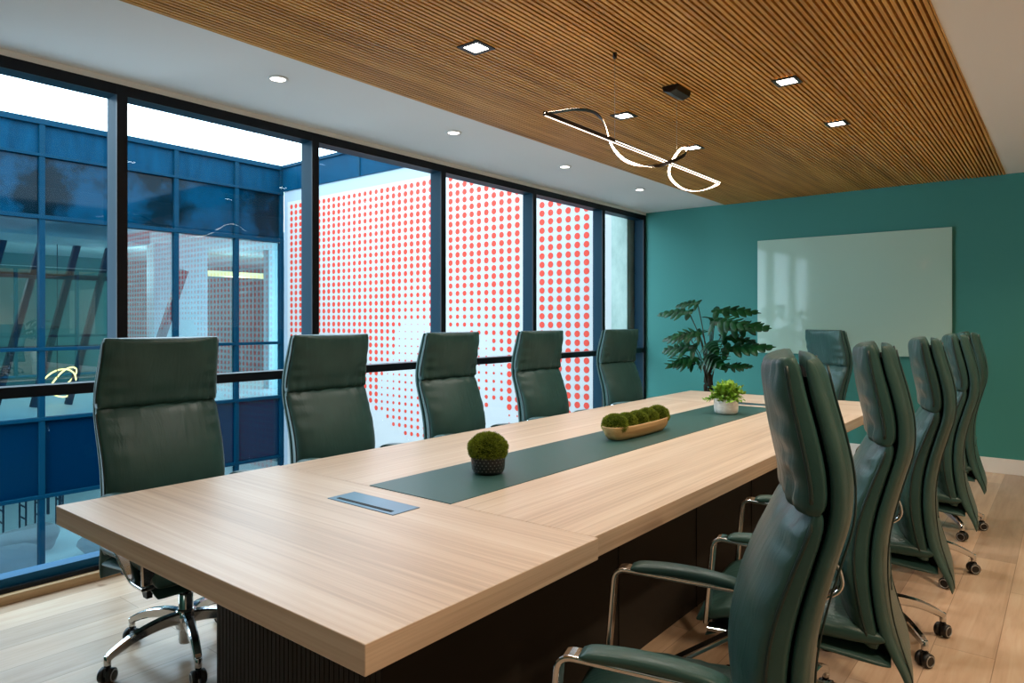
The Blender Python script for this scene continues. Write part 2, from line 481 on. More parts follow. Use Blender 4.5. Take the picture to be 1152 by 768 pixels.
# small glowing ring modelled in place of the pendant's reflection in the glass
b = MB()
for ph in (0, 1.1):
    pts = [(.05*math.sin(3*a+ph), .26*math.cos(a), .2*math.sin(a+ph)+.05*math.sin(2*a)) for a in [2*PI*k/48 for k in range(48)]]
    b.tube(pts, .012, 6, closed=True)
rp = thing('pendant_reflection_ring', 'glowing amber loop modelled as the pendant light reflection in the opposite glazing', 'pendant light', (-12.5, 4.07, .32))
b.build('glowing_ring', M['amber'], rp)
b = MB(); b.tube([(0, 0, .08), (0, 0, 2.4)], .006, 6); b.build('cable', M['steel_dark'], rp)

# courtyard ground, boulders, lower-level furniture
b = MB(); b.box(FX-.1, XW-.2, -6, DY+.2, -3.6, -3.3); o = struct('ground', b, M['ground'])
def boulder(x, y, z, r, lab):
    bm = bmesh.new(); bmesh.ops.create_icosphere(bm, subdivisions=3, radius=1)
    rnd = random.Random(int(x*100+y*7))
    ph = [rnd.uniform(0, 6) for _ in range(6)]
    for v in bm.verts:
        k = 1+.12*math.sin(3*v.co.x+ph[0])+.1*math.sin(4*v.co.y+ph[1])+.08*math.sin(5*v.co.z+ph[2])
        v.co = Vector((v.co.x*r*k, v.co.y*r*1.15*k, max(v.co.z, -.75)*r*.62*k))
    for f in bm.faces: f.smooth = True
    me = bpy.data.meshes.new('boulder'); bm.to_mesh(me); bm.free(); me.materials.append(M['stone'])
    o = bpy.data.objects.new('boulder', me); o.location = (x, y, z+r*.46); link(o)
    tag(o, lab, 'boulder', 'boulders behind the lower glazing')
boulder(-11.75, 3.05, -2.3, .42, 'large pale boulder seen low through the first window bay, left one')
boulder(-12.75, 3.78, -2.3, .36, 'pale boulder low behind the opposite glazing, middle of three')
boulder(-11.8, 4.55, -2.3, .31, 'smallest pale boulder low behind the opposite glazing, rightmost of three')
def bar_table(x, y):
    tb = thing('bar_table', 'dark bar table on the lower floor across the courtyard', 'table', (x, y, -2.3))
    b = MB(); b.box(-.35, .35, -.6, .6, .98, 1.03); b.build('tabletop', M['steel_dark'], tb)
    for sx in (-.3, .3):
        for sy in (-.55, .55):
            b = MB(); b.box(sx-.02, sx+.02, sy-.02, sy+.02, 0, .98); b.build('leg', M['steel_dark'], tb)
bar_table(-14.6, 4.15)
def bar_stool(x, y, lab):
    st = thing('bar_stool', lab, 'stool', (x, y, -2.3), group='bar stools at the lower table')
    b = MB(); b.box(-.18, .18, -.18, .18, .70, .74); b.build('seat', M['steel_dark'], st)
    for sx in (-.16, .16):
        for sy in (-.16, .16):
            b = MB(); b.box(sx-.012, sx+.012, sy-.012, sy+.012, 0, .70); b.build('leg', M['steel_dark'], st)
    for z in (.25, .45):
        for yy in (-.17, .15):
            b = MB(); b.box(-.16, .16, yy, yy+.02, z, z+.02); b.build('stretcher', M['steel_dark'], st)
bar_stool(-13.9, 3.85, 'dark bar stool across the courtyard, left of its table')
bar_stool(-13.9, 4.4, 'dark bar stool across the courtyard, right of its table')

# our own facade above the windows
b = MB(); b.box(XW-.26, XW-.14, YF-2, 7.0, 2.54, 4.0); b.box(XW-.26, XW-.14, YF-2, YF, -3.3, 2.54); b.box(XW-.26, XW-.14, YF, 7.0, -3.3, -.02)
struct('wall_outside', b, M['navy_deep'])

# ------------------------------------------------------------------ conference table
TX0, TX1, TY0, TY1 = -2.362, -.936, .766, 5.22
S0, S1 = 1.517, 4.47
TT, TH = .75, .056
RX0, RX1 = -1.833, -1.455
tbl = thing('conference_table', 'long pale oak conference table with teal runner and dark ribbed base', 'table', (-1.65, 3.0, 0))
ox, oy = -1.65, 3.0
def tb(b, x0, x1, y0, y1, z0, z1, m=0): b.box(x0-ox, x1-ox, y0-oy, y1-oy, z0, z1, m)
for (y0, y1) in ((TY0, S0-.001), (S1+.001, TY1)):
    b = MB(); tb(b, TX0, TX1, y0, y1, TT-TH, TT); b.m[0] = b.m[1] = 1; b.build('tabletop_end', [M['oak_x'], M['oak_y']], tbl, bevel=.002)
ins = .012
b = MB()
tb(b, TX0+ins, RX0, S0, S1, TT-TH, TT); tb(b, RX1, TX1-ins, S0, S1, TT-TH, TT); tb(b, RX0, RX1, S0, S1, TT-TH, TT-.006)
b.build('tabletop_middle', M['oak_y'], tbl, bevel=.0015)
b = MB(); tb(b, RX0+.001, RX1-.001, S0+.001, S1-.001, TT-.006, TT+.0015); b.build('table_runner', M['runner'], tbl)
# base: ribbed end box, recessed long body, ribbed end box
for (y0, y1) in ((1.09, 1.62), (4.36, 4.89)):
    b = MB(); tb(b, -2.03, -1.27, y0, y1, .0, TT-TH)
    for k in range(38):
        x = -2.03+.02*(k+.5)
        for yy in (y0-.004, y1): tb(b, x-.0075, x+.0075, yy+(.002 if yy < y0 else 0), yy+(.004 if yy < y0 else .002), .0, TT-TH)
    b.build('base_pedestal', M['base_dark'], tbl)
b = MB(); tb(b, -1.97, -1.33, 1.62, 4.36, 0, TT-TH); 
for y in (2.3, 3.0, 3.7): tb(b, -1.332, -1.326, y-.004, y+.004, 0, TT-TH)
b.build('base_body', M['base_dark'], tbl)
for (y0, y1, sl) in ((1.325, 1.43, 1.347), (4.55, 4.655, 4.633)):
    b = MB(); tb(b, -1.80, -1.497, y0, y1, TT-.02, TT+.002)
    pw = b.build('power_box', M['port'], tbl, bevel=.001)
    b = MB(); tb(b, -1.775, -1.525, sl-.007, sl+.007, TT-.01, TT+.0028); b.build('cable_slot', M['port_black'], pw)
    b = MB(); tb(b, -1.79, -1.507, min(sl+.012, sl-.012) if sl < 3 else y0+.008, max(sl+.012, 0), TT, TT)
# ------------------------------------------------------------------ chair
zr = [.295, .33, .39, .47, .55, .62, .70, .78, .87, .95, 1.03, 1.10, 1.17, 1.232]
xr = [-.298, -.292, -.274, -.252, -.240, -.236, -.240, -.254, -.278, -.299, -.300, -.287, -.269, -.255]
rear = crv(zr, xr)
front = crv([.40, .50, .58, .66, .75, .84, .92, .96, 1.0, 1.05, 1.12, 1.18, 1.24],
            [-.150, -.124, -.106, -.100, -.114, -.147, -.183, -.198, -.200, -.190, -.176, -.168, -.164])
hwid = crv([.285, .35, .45, .60, .75, .95, 1.05, 1.15, 1.235], [.205, .215, .226, .232, .234, .236, .232, .226, .222])

def sup(a, e):
    c, s = math.cos(a), math.sin(a)
    return (math.copysign(abs(c)**(2/e), c), math.copysign(abs(s)**(2/e), s))

def upright_pad(z0, z1, xf, xb, hw, nz=40, n=64, crown=.02, e=3.2, ez=2.6, pucker=.004, seed=1, low=.0, edge=.05, seams=True):
    """pillow between back plane xb(z) and front xf(z)"""
    b = MB(); rings = []
    rnd = random.Random(seed); ph = [rnd.uniform(0, 6.28) for _ in range(6)]
    for i in range(nz+1):
        s = -math.cos(PI*i/nz)
        z = z0+(z1-z0)*(.5+.5*s)
        k = max(0., 1-abs(s)**(ez*4.5))**(1/ez)
        k = max(k, .06)
        zt = min(max(z, z0+.01), z1-.01)
        f, bk = xf(zt), xb(zt)
        c = bk+(f-bk)*.40
        w = hw(z)*(1-.03*(1-k))
        ring = []
        for j in range(n):
            a = 2*PI*j/n
            cy, sx = sup(a, e)
            y = w*cy
            if sx > 0:
                x = c+(f-c)*k*sx
                d_side = w-abs(y); d_bot = z-z0; d_top = z1-z
                cr = crown*(1-(abs(y)/w)**2.2)*k*sx
                x += cr
                g = math.sin(z*95+ph[0]+1.2*math.sin(z*31+ph[1]))*math.exp(-((d_side-.02)/edge)**2)
                g2 = math.sin(y*120+ph[2]+1.5*math.sin(y*37+ph[3]))*(math.exp(-((d_bot-.02)/.045)**2)*(1+low)+.6*math.exp(-((d_top-.02)/.035)**2))
                g3 = .5*math.sin(y*70+z*9+ph[4])*math.sin(y*23+ph[5])
                x += pucker*(g+g2+g3*.5)*sx
            else:
                cy2, sx2 = sup(a, 8)
                kb = max(k, .55)
                y = w*cy2; x = c+(c-bk)*kb*sx2
            ring.append((x, y, z))
        rings.append(ring)
    b.loft(rings)
    return b

def pad_piping(z0, z1, xs, hw, r=.0045, inset=.0):
    pts = []
    rr = .012
    zs = np.linspace(z0, z1, 26)
    loop = []
    for z in zs: loop.append((xs(z), hw(z)-inset-(rr-math.sqrt(max(0, rr*rr-max(0, rr-(z-z0))**2)))*1-(rr-math.sqrt(max(0, rr*rr-max(0, rr-(z1-z))**2))), z))
    up_ = loop
    top = [(xs(z1), y, z1) for y in np.linspace(loop[-1][1], -loop[-1][1], 12)[1:-1]]
    dn = [(p[0], -p[1], p[2]) for p in reversed(loop)]
    bot = [(xs(z0), y, z0) for y in np.linspace(-loop[0][1], loop[0][1], 12)[1:-1]]
    return up_+top+dn+bot

MIDZ = .972
shell_f = lambda z: rear(z)+.044-.022*max(0, (.44-z)/.16)
def make_chair_meshes():
    D = {}
    # rear shell
    b = MB(); rings = []
    nz = 60; n = 56
    for i in range(nz+1):
        s = -math.cos(PI*i/nz); z = .285+(1.232-.285)*(.5+.5*s)
        k = max(.08, max(0, 1-abs(s)**16)**.45)
        xb, xf = rear(z), shell_f(z)
        c = (xb+xf)/2; h = (xf-xb)/2*k; w = hwid(z)*(1-.02*(1-k))
        ring = []
        for j in range(n):
            cy, sx = sup(2*PI*j/n, 3.4)
            y = w*cy
            # edges wrap slightly forward, tail corners swept back
            wrap = .016*(abs(y)/w)**4
            tail = -.012*max(0, (.42-z)/.14)*(abs(y)/w)**2
            ring.append((c+h*sx+wrap+tail, y, z))
        rings.append(ring)
    b.loft(rings)
    D['back_shell'] = (b, M['leather'])
    b = MB()
    zz = np.linspace(.30, 1.222, 40)
    for sgn in (1, -1):
        b.tube([(rear(z)+.006, sgn*(hwid(z)-.034), z) for z in zz], .0022, 6)
    b.tube([(rear(.565)-.001, y, .565) for y in np.linspace(-.2, .2, 12)], .0018, 6)
    D['shell_seam'] = (b, M['piping'])
    # black core between shell and cushions
    b = MB(); rings = []
    for i in range(31):
        z = .38+(1.20-.38)*i/30
        x0 = shell_f(z)-.008; x1 = x0+.035; w = hwid(z)-.030
        rings.append([(x0, -w, z), (x1, -w, z), (x1, w, z), (x0, w, z)])
    b.loft(rings, smooth=False)
    D['back_core'] = (b, M['gap_black'])
    back = lambda z: shell_f(z)+.006
    seam = lambda z: back(z)+(front(z)-back(z))*.46
    D['back_cushion'] = (upright_pad(.40, MIDZ, front, back, lambda z: hwid(z)+.004, crown=.028, seed=3, pucker=.0042), M['leather'])
    hf = lambda z: front(z)+.012
    D['headrest'] = (upright_pad(MIDZ-.012, 1.236, hf, back, lambda z: hwid(z)+.006, nz=34, crown=.018, seed=5, pucker=.0048, low=.8), M['leather'])
    b = MB()
    b.tube(pad_piping(.415, MIDZ-.012, lambda z: seam(z), lambda z: hwid(z)+.004), .004, 7, closed=True, up=(1, 0, 0))
    b.tube(pad_piping(MIDZ+.004, 1.226, lambda z: seam(z)+.006, lambda z: hwid(z)+.006), .004, 7, closed=True, up=(1, 0, 0))
    D['piping'] = (b, M['piping'])
    # seat cushion
    def seat_pad(x0, x1, ztop, thick, hw0, hw1, droop, pk, nx=40, n=64):
        b = MB(); rings = []
        for i in range(nx+1):
            s = -math.cos(PI*i/nx); u = .5+.5*s; x = x0+(x1-x0)*u
            k = max(.10, max(0, 1-abs(s)**9)**.42)
            w = (hw0+(hw1-hw0)*u)*(1-.05*(1-k))
            zt = ztop-.035*max(0, (u-.72)/.28)**2*1.3
            c = zt-thick*.5; ring = []
            for j in range(n):
                cy, sz = sup(2*PI*j/n, 3.4)
                y = w*cy
                z = c+thick*.5*k*sz
                if sz > 0:
                    z += (.014*(1-(abs(y)/w)**2)-.004)*k*sz
                    z += pk*math.sin(x*80+math.sin(x*23))*math.exp(-((w-abs(y)-.02)/.04)**2)*sz
                z -= droop*(abs(y)/w)**3*max(0, 1-u*1.9)
                ring.append((x, y, z))
            rings.append(ring)
        b.loft(rings); return b
    D['seat'] = (seat_pad(-.225, .285, .478, .075, .232, .245, .012, .003), M['leather_seat'])
    D['seat_shell'] = (seat_pad(-.238, .262, .405, .030, .222, .232, .034, 0), M['leather_seat'])
    # armrests : chrome flat loop + pad
    for nm, sg in (('l', 1), ('r', -1)):
        y = sg*.252
        pts = [(.20, y-sg*.03, .392), (.255, y, .392), (.232, y, .652), (-.082, y, .640), (-.098, y, .565), (.165, y, .392), (.20, y, .392)]
        path = fillet([(.25, y, .40), (.228, y, .658), (-.108, y, .640), (-.124, y, .566), (.150, y, .388), (.246, y, .386)], .032, 6)
        b = MB()
        w, h = .044, .013
        # ribbon in the x-z plane, flat side along y
        b.sweep(path, rect_prof(w, h, .003), up=(0, 1, 0) if False else (0, sg*1., 0), smooth=False) if False else None
        rings = []
        for i, p in enumerate(path):
            tn = (path[min(i+1, len(path)-1)]-path[max(i-1, 0)]).normalized()
            nn = Vector((-tn.z, 0, tn.x))
            rings.append([p+Vector((0, a, 0))+nn*c for a, c in rect_prof(w, h, .003)])
        b.loft(rings, smooth=False)
        b.box(.16, .235, min(y, y-sg*.06), max(y, y-sg*.06), .372, .384)
        D['arm_frame_'+nm] = (b, M['chrome'])
        b = MB(); rings = []
        for i in range(21):
            u = i/20; x = .185-.272*u
            z = .656+.007-(.014*u)+.010*math.sin(PI*u)
            k = max(.25, (1-abs(2*u-1)**8)**.5)
            ring = []
            for j in range(20):
                cy, sz = sup(2*PI*j/20, 3)
                ring.append((x, y+.027*cy*(.92+.08*k), z+.013*sz*k))
            rings.append(ring)
        b.loft(rings)
        D['arm_pad_'+nm] = (b, M['leather'])
    # under-seat mechanism
    b = MB(); b.box(-.12, .13, -.07, .07, .325, .382); b.box(-.05, .10, -.22, .22, .362, .384)
    b.box(-.255, -.10, -.035, .035, .335, .375)
    b.loft([[(.02, -.19, .372), (.09, -.19, .372), (.09, -.16, .372), (.02, -.16, .372)], [(.055, -.185, .29), (.085, -.185, .29), (.085, -.165, .29), (.055, -.165, .29)]], smooth=False)
    D['mechanism'] = (b, M['black'])
    b = MB(); b.lathe([(.013, .22), (.014, .33)], n=20, mat=1); b.lathe([(.024, .045), (.027, .06), (.027, .235), (.022, .24), (.013, .24)], n=28)
    D['gas_column'] = (b, [M['chrome'], M['black']])
    # star base
    b = MB()
    b.lathe([(.02, .10), (.036, .105), (.040, .14), (.036, .175), (.027, .18)], n=28)
    for q in range(5):
        a = 2*PI*q/5
        ca, sa = math.cos(a), math.sin(a)
        path = spline([(.02, 0, .148), (.10, 0, .148), (.19, 0, .130), (.262, 0, .100), (.288, 0, .084)], 5)
        P = [Vector((p.x*ca, p.x*sa, p.z)) for p in path]
        N = len(P)
        sc = [(1-.35*i/(N-1), 1-.55*i/(N-1)) for i in range(N)]
        b.sweep(P, rect_prof(.038, .046, .006), smooth=False, scales=sc)
        b.lathe([(.011, .058), (.0125, .065), (.0125, .096), (.010, .098)], c=(.285*ca, .285*sa, 0), n=14)
    D['star_base'] = (b, M['chrome'])
    b = MB()
    for sy in (-1, 1):
        yc = sy*.015
        prof = [(.004, yc-.010), (.022, yc-.010), (.0265, yc-.007), (.0265, yc+.007), (.022, yc+.010), (.004, yc+.010)]
        b.lathe(prof, c=(0, 0, .0268), n=24, axis='y')
        yo = yc+sy*.0102
        b.lathe([(.0175, yo-.001*sy), (.0215, yo-.001*sy), (.0215, yo+.0012*sy), (.0175, yo+.0012*sy), (.0175, yo-.001*sy)], c=(0, 0, .0268), n=24, mat=1, axis='y', cap=False)
    b.lathe([(.0045, -.02), (.0045, .02)], c=(0, 0, .0268), n=10, axis='y')
    b.box(-.014, .016, -.005, .005, .026, .056)
    b.lathe([(.006, .05), (.006, .066)], n=12)
    D['caster'] = (b, [M['black'], M['rim']])
    return D

CH = make_chair_meshes()
def build_chair(label, loc, rz, base_rot, group):
    t = thing('office_chair', label, 'chair', loc, rz, group)
    o = {}
    for k in ('back_shell', 'back_core', 'back_cushion', 'headrest', 'piping', 'seat', 'seat_shell', 'mechanism', 'gas_column'):
        o[k] = CH[k][0].build(k, CH[k][1], t)
    CH['shell_seam'][0].build('seam', CH['shell_seam'][1], o['back_shell'])
    for s in 'lr':
        f = CH['arm_frame_'+s][0].build('armrest', CH['arm_frame_'+s][1], t, bevel=.0015)
        CH['arm_pad_'+s][0].build('arm_pad', CH['arm_pad_'+s][1], f)
    sb = CH['star_base'][0].build('star_base', CH['star_base'][1], t)
    sb.rotation_euler = (0, 0, base_rot)
    cm = None
    for q in range(5):
        a = 2*PI*q/5
        if cm is None:
            c = CH['caster'][0].build('caster', CH['caster'][1], sb); cm = c
        else:
            c = bpy.data.objects.new('caster', cm.data); link(c, sb)
        c.location = (.285*math.cos(a), .285*math.sin(a), 0)
        c.rotation_euler = (0, 0, a*2.3+q+.6)
    return t

def copy_tree(o, parent=None):
    c = o.copy(); COL.objects.link(c)
    if parent is not None: c.parent = parent
    for ch in o.children: copy_tree(ch, c)
    return c

def place_chair(proto, label, x, y, deg, base_deg, group):
    c = copy_tree(proto)
    c.location = (x, y, 0); c.rotation_euler = (0, 0, math.radians(deg)); c['label'] = label
    if group: c['group'] = group
    for ch in c.children:
        if ch.name.startswith('star_base'): ch.rotation_euler = (0, 0, math.radians(base_deg-deg))
    return c
GL, GR = 'green leather chairs along the window side', 'green leather chairs along the right side of the table'
proto = build_chair('green leather high-back office chair by the windows, nearest the table corner at left', (-2.705, 1.325, 0), 0, math.radians(-90), GL)
place_chair(proto, 'green leather office chair on the window side, second from the near end', -2.705, 2.16, 1, -60, GL)
place_chair(proto, 'green leather office chair on the window side, third along, behind the black moss pot', -2.705, 3.04, 1, -35, GL)
place_chair(proto, 'green leather office chair on the window side, fourth along, left of the moss trough', -2.705, 3.93, -3, -80, GL)
place_chair(proto, 'green leather office chair on the window side, farthest, in the corner by the teal wall', -2.705, 5.03, -5, -10, GL)
place_chair(proto, 'large green leather office chair in the right foreground, arms and seat cut by the frame', -.636, 1.425, 198, 10, GR)
place_chair(proto, 'green leather office chair just behind the foreground chair on the right of the table', -.655, 2.29, 191, 20, GR)
place_chair(proto, 'green leather office chair third along the right side of the table', -.65, 3.2, 188, 33, GR)
place_chair(proto, 'green leather office chair fourth along the right side, its back overlapping the farthest one', -.655, 4.19, 186, -50, GR)
place_chair(proto, 'green leather office chair farthest along the right side, nearest the white baseboard', -.69, 5.1, 184, -48, GR)
place_chair(proto, 'green leather office chair at the far table head, below the glass board', -1.63, 5.62, 228, 15, None)
for o in bpy.data.objects:
    if o.get('label', '').startswith('green leather office chair at the far') and 'group' in o: del o['group']

# ------------------------------------------------------------------ things on the table
TZ0 = TT+.0016
def moss_mesh(r, seed, blades=1500, squash=.8, L=.014):
    rnd = random.Random(seed); b = MB()
    n1, n2 = 14, 24
    rings = []
    for i in range(1, n1):
        th = PI*i/n1
        rings.append([(r*.93*math.sin(th)*math.cos(2*PI*j/n2), r*.93*math.sin(th)*math.sin(2*PI*j/n2), r*.93*squash*math.cos(th)) for j in range(n2)])
    b.loft(rings, 1)
    ph = [rnd.uniform(0, 6) for _ in range(4)]
    for i in range(blades):
        z = rnd.uniform(-.55, 1); a = rnd.uniform(0, 2*PI); s = math.sqrt(max(0, 1-z*z))
        d = Vector((s*math.cos(a), s*math.sin(a), z))
        lump = 1+.02*math.sin(7*a+ph[0])*s+.02*math.sin(9*z+ph[1])
        p = Vector((d.x*r*lump*.92, d.y*r*lump*.92, d.z*r*squash*lump*.92))
        n_ = (d+Vector((rnd.gauss(0, .35), rnd.gauss(0, .35), rnd.gauss(.1, .35)))).normalized()
        t_ = n_.cross(Vector((rnd.gauss(0, 1), rnd.gauss(0, 1), rnd.gauss(0, 1)))).normalized()
        l = L*rnd.uniform(.7, 1.3)*(r/.06)**.5; w = l*.14
        b.add([p-t_*w, p+t_*w, p+n_*l], [(0, 1, 2)], 0)
    return b

# black dotted pot with moss
pt = thing('moss_pot', 'round moss ball in a small black dotted pot on the runner', 'potted plant', (-1.645, 1.91, TZ0))
b = MB()
prof = [(.002, 0), (.044, 0), (.055, .006), (.060, .018), (.062, .045), (.0615, .068), (.058, .071), (.054, .067), (.052, .05), (.002, .05)]
b.lathe(prof, n=40)
pot = b.build('pot', M['pot_black'], pt)
b = MB()
for row in range(5):
    for k in range(26):
        a = 2*PI*(k+.5*(row % 2))/26; z = .016+.0105*row; r = .0604+.0012*min(1, row/2)
        c = Vector((r*math.cos(a), r*math.sin(a), z)); tx = Vector((-math.sin(a), math.cos(a), 0))
        b.add([c+tx*.0024*math.cos(q*PI/3)+Vector((0, 0, .0024*math.sin(q*PI/3)))+Vector((math.cos(a), math.sin(a), 0))*.0012 for q in range(6)], [tuple(range(6))])
b.build('dimple_pattern', mat('pot dot grey', (104, 104, 100), .5), pot)
o = moss_mesh(.073, 2, 8000, .76, .0085).build('moss_ball', [M['moss'], M['moss_core']], pt); o.location = (0, 0, .090)

# wooden trough with five moss balls
PX, PY0, PY1 = -1.645, 2.745, 3.305
tr = thing('moss_trough', 'long carved wooden trough holding five moss balls on the table runner', 'planter', (PX, (PY0+PY1)/2, TZ0))
b = MB(); L = (PY1-PY0)/2
def stad(hw, hl, z, n=40):
    out = []
    for j in range(n):
        cy, sx = sup(2*PI*j/n, 2.9)
        out.append((hw*sx, hl*cy, z))
    return out
rings = [stad(.002, .002, 0), stad(.040, L-.055, 0), stad(.052, L-.035, .004), stad(.064, L-.015, .025), stad(.073, L, .062), stad(.072, L, .066), stad(.064, L-.01, .064), stad(.052, L-.03, .03), stad(.002, .002, .03)]
b.loft(rings)
b.build('trough', M['wood_bowl'], tr)
m0 = moss_mesh(.060, 11, 5200, .9, .008).build('moss_ball', [M['moss'], M['moss_core']], tr)
rr = [1.0, .9, .9, .93, 1.0]
for k in range(5):
    q = m0 if k == 0 else m0.copy()
    if k: COL.objects.link(q)
    q.location = (random.uniform(-.004, .004), -L+.068+k*(2*L-.136)/4, .068)
    q.scale = (rr[k]*1.06, rr[k], rr[k]); q.rotation_euler = (0, 0, k*1.3)

# white stone pot with leafy plant
wp = thing('leafy_plant', 'bright green leafy plant in a white stone pot near the runner end', 'potted plant', (-1.60, 4.03, TZ0))
b = MB(); b.lathe([(.002, 0), (.056, 0), (.066, .008), (.070, .03), (.070, .088), (.067, .091), (.062, .088), (.058, .07), (.002, .07)], n=40)
b.build('pot', M['pot_white'], wp)
b = MB(); rnd = random.Random(4)
def small_leaf(b, p, d, l, w):
    d = d.normalized(); s = d.cross(Vector((0, 0, 1)));
    if s.length < .1: s = Vector((1, 0, 0))
    s.normalize(); s = (Matrix.Rotation(rnd.uniform(-.7, .7), 3, d) @ s); n_ = s.cross(d)
    vs = [p, p+d*l*.35+s*w*.9+n_*w*.2, p+d*l*.75+s*w*.7, p+d*l-n_*l*.12, p+d*l*.75-s*w*.7, p+d*l*.35-s*w*.9+n_*w*.2, p+d*l*.5-n_*w*.15]
    b.add(vs, [(0, 1, 6), (1, 2, 6), (2, 3, 6), (3, 4, 6), (4, 5, 6), (5, 0, 6)], 0, True)
st = MB()
for i in range(120):
    a = rnd.uniform(0, 2*PI); el = rnd.uniform(-.05, 1.4); R = rnd.uniform(.07, .128)
    tip = Vector((R*math.cos(el)*math.cos(a), R*math.cos(el)*math.sin(a), .078+R*.92*math.sin(el)))
    base = Vector((.03*math.cos(a), .03*math.sin(a), .07))
    mid = base.lerp(tip, .5)+Vector((0, 0, .02))
    pth = spline([base, mid, tip], 4); st.tube(pth, .0012, 4)
    for k in range(9):
        q = pth[3+int((len(pth)-4)*k/8)]
        dr = (tip-base).normalized()*.5+Vector((rnd.gauss(0, .6), rnd.gauss(0, .6), rnd.gauss(.25, .45)))
        small_leaf(b, q, dr, rnd.uniform(.018, .029), rnd.uniform(.0075, .0115))
st.build('stem', M['leaf_light'], wp)
b.build('foliage', M['leaf_light'], wp)

# tall split-leaf plant on the floor behind the table
bp = thing('split_leaf_plant', 'tall dark split-leaf plant in a beige planter behind the table end', 'potted plant', (-2.53, 5.98, 0))
b = MB(); b.lathe([(.002, 0), (.13, 0), (.14, .01), (.185, .63), (.185, .655), (.17, .655), (.165, .61), (.002, .61)], n=40); b.build('planter', M['pot_beige'], bp)
b = MB(); rings = []
for i in range(6):
    r = .165*math.cos(PI/2*i/6); z = .61+.055*math.sin(PI/2*i/6)
    rings.append([(r*(1+.05*math.sin(5*a))*math.cos(a), r*(1+.05*math.sin(5*a))*math.sin(a), z+.01*math.sin(7*a)) for a in [2*PI*k/24 for k in range(24)]])
b.loft(rings); b.build('soil', M['soil'], bp)
trunk = MB(); lv = MB(); pe = MB()
trunk.tube(spline([(0, 0, .62), (.01, 0, .72), (.0, .0, .84), (.015, 0, .95)], 6), .032, 10, scales=[(1-.5*i/18, 1-.5*i/18) for i in range(19)])
trunk.tube(spline([(-.03, 0, .63), (-.035, 0, .75), (-.02, 0, .88)], 6), .018, 8)
rnd = random.Random(9)
def split_leaf(b, p, d, nrm, L, W, droop):
    """lobed drooping leaf; p base, d direction"""
    d = d.normalized(); s = d.cross(nrm).normalized(); n_ = s.cross(d).normalized()
    def strip(p0, dd, ss, l, w, dr, K=8, sharp=.8):
        vs = []; fs = []
        for k in range(K+1):
            u = k/K
            ww = w*max(.02, math.sin(PI*(.06+.94*u)**.85))**sharp
            c = p0+dd*(l*u)-n_*(dr*l*u**1.7)
            vs += [c-ss*ww-n_*(.25*ww), c+n_*.002, c+ss*ww-n_*(.25*ww)]
        for k in range(K):
            for q in range(2): fs.append((k*3+q, k*3+q+1, (k+1)*3+q+1, (k+1)*3+q))
        b.add(vs, fs, 0, True)
    strip(p-d*(.1*L), d, s, L*1.1, W*.50, droop, 14, .7)
    for q in range(6):
        u = .02+.80*q/5
        env = (.72+.5*math.sin(PI*min(1, u+.18)))*(1-.45*u)
        for sg in (-1, 1):
            th = math.radians(72-38*u+rnd.uniform(-7, 7)+(28 if q == 0 else 0))
            dd = (d*math.cos(th)+s*sg*math.sin(th)).normalized()
            ss = n_.cross(dd).normalized()
            base = p+d*(L*u)-n_*(droop*L*u**1.7)
            strip(base, dd, ss, W*1.25*env*rnd.uniform(.88, 1.1), L*.075, .25+.3*droop, 6, .6)
leaves = [  # tip attach (x,z), y, azimuth in degrees(of blade), length, width, droop
    (-.12, 1.47, .02, 175, .24, .060, .25), (-.17, 1.385, -.05, 178, .34, .075, .18), (.04, 1.40, .05, 15, .36, .085, .15),
    (.08, 1.30, -.1, -20, .32, .10, .3), (.13, 1.25, .05, -5, .38, .10, .10), (-.24, 1.16, .1, 178, .30, .075, .3),
    (-.10, 1.07, -.1, 190, .30, .10, .30), (-.03, 1.20, -.15, 215, .22, .09, .45), (.16, 1.06, -.02, 12, .40, .085, .0),
    (.02, 1.00, -.12, -60, .26, .12, .6), (-.08, .98, -.1, 240, .24, .10, .55), (-.15, .92, -.02, 185, .26, .07, .3),
    (.16, .905, 0, 4, .22, .055, .05), (.04, 1.12, -.1, -70, .22, .10, .6), (-.02, 1.33, .08, 60, .22, .08, .3), (.10, 1.16, .1, 40, .28, .09, .3), (-.12, 1.2, .12, 130, .26, .08, .3)]
rnd = random.Random(9)
for (x, z, y, az, L, W, dr) in leaves:
    a = math.radians(az); e = Vector((x, y, z))
    s0 = Vector((x*.08, y*.1, .72+rnd.uniform(-.05, .16)))
    pth = spline([s0, s0.lerp(e, .5)+Vector((x*-.12, y*-.1, .03)), e], 6)
    pe.tube(pth, .0048, 6)
    split_leaf(lv, e, Vector((math.cos(a), math.sin(a)*.8, .12)), Vector((rnd.uniform(-.3, .3), -.75, .9)), L*1.05, W*1.05, dr*.9+.08)
trunk.build('trunk', M['trunk'], bp); pe.build('stem', M['stem'], bp); lv.build('foliage', M['leaf_dark'], bp)

# ------------------------------------------------------------------ glass board
gb = thing('glass_board', 'large pale green glass writing board mounted on the teal wall', 'whiteboard', (-1.674, YB-.004, 1.557))
b = MB(); b.box(-.859, .859, -.030, -.020, -.579, .579); b.build('glass_panel', [M['boardglass']], gb, bevel=.001)
b = MB()
for x in (-.75, .75):
    for z in (-.48, .48): b.lathe([(.012, -.020), (.012, .0)], c=(x, 0, z), n=14, axis='y')
b.build('standoff', M['chrome'], gb)

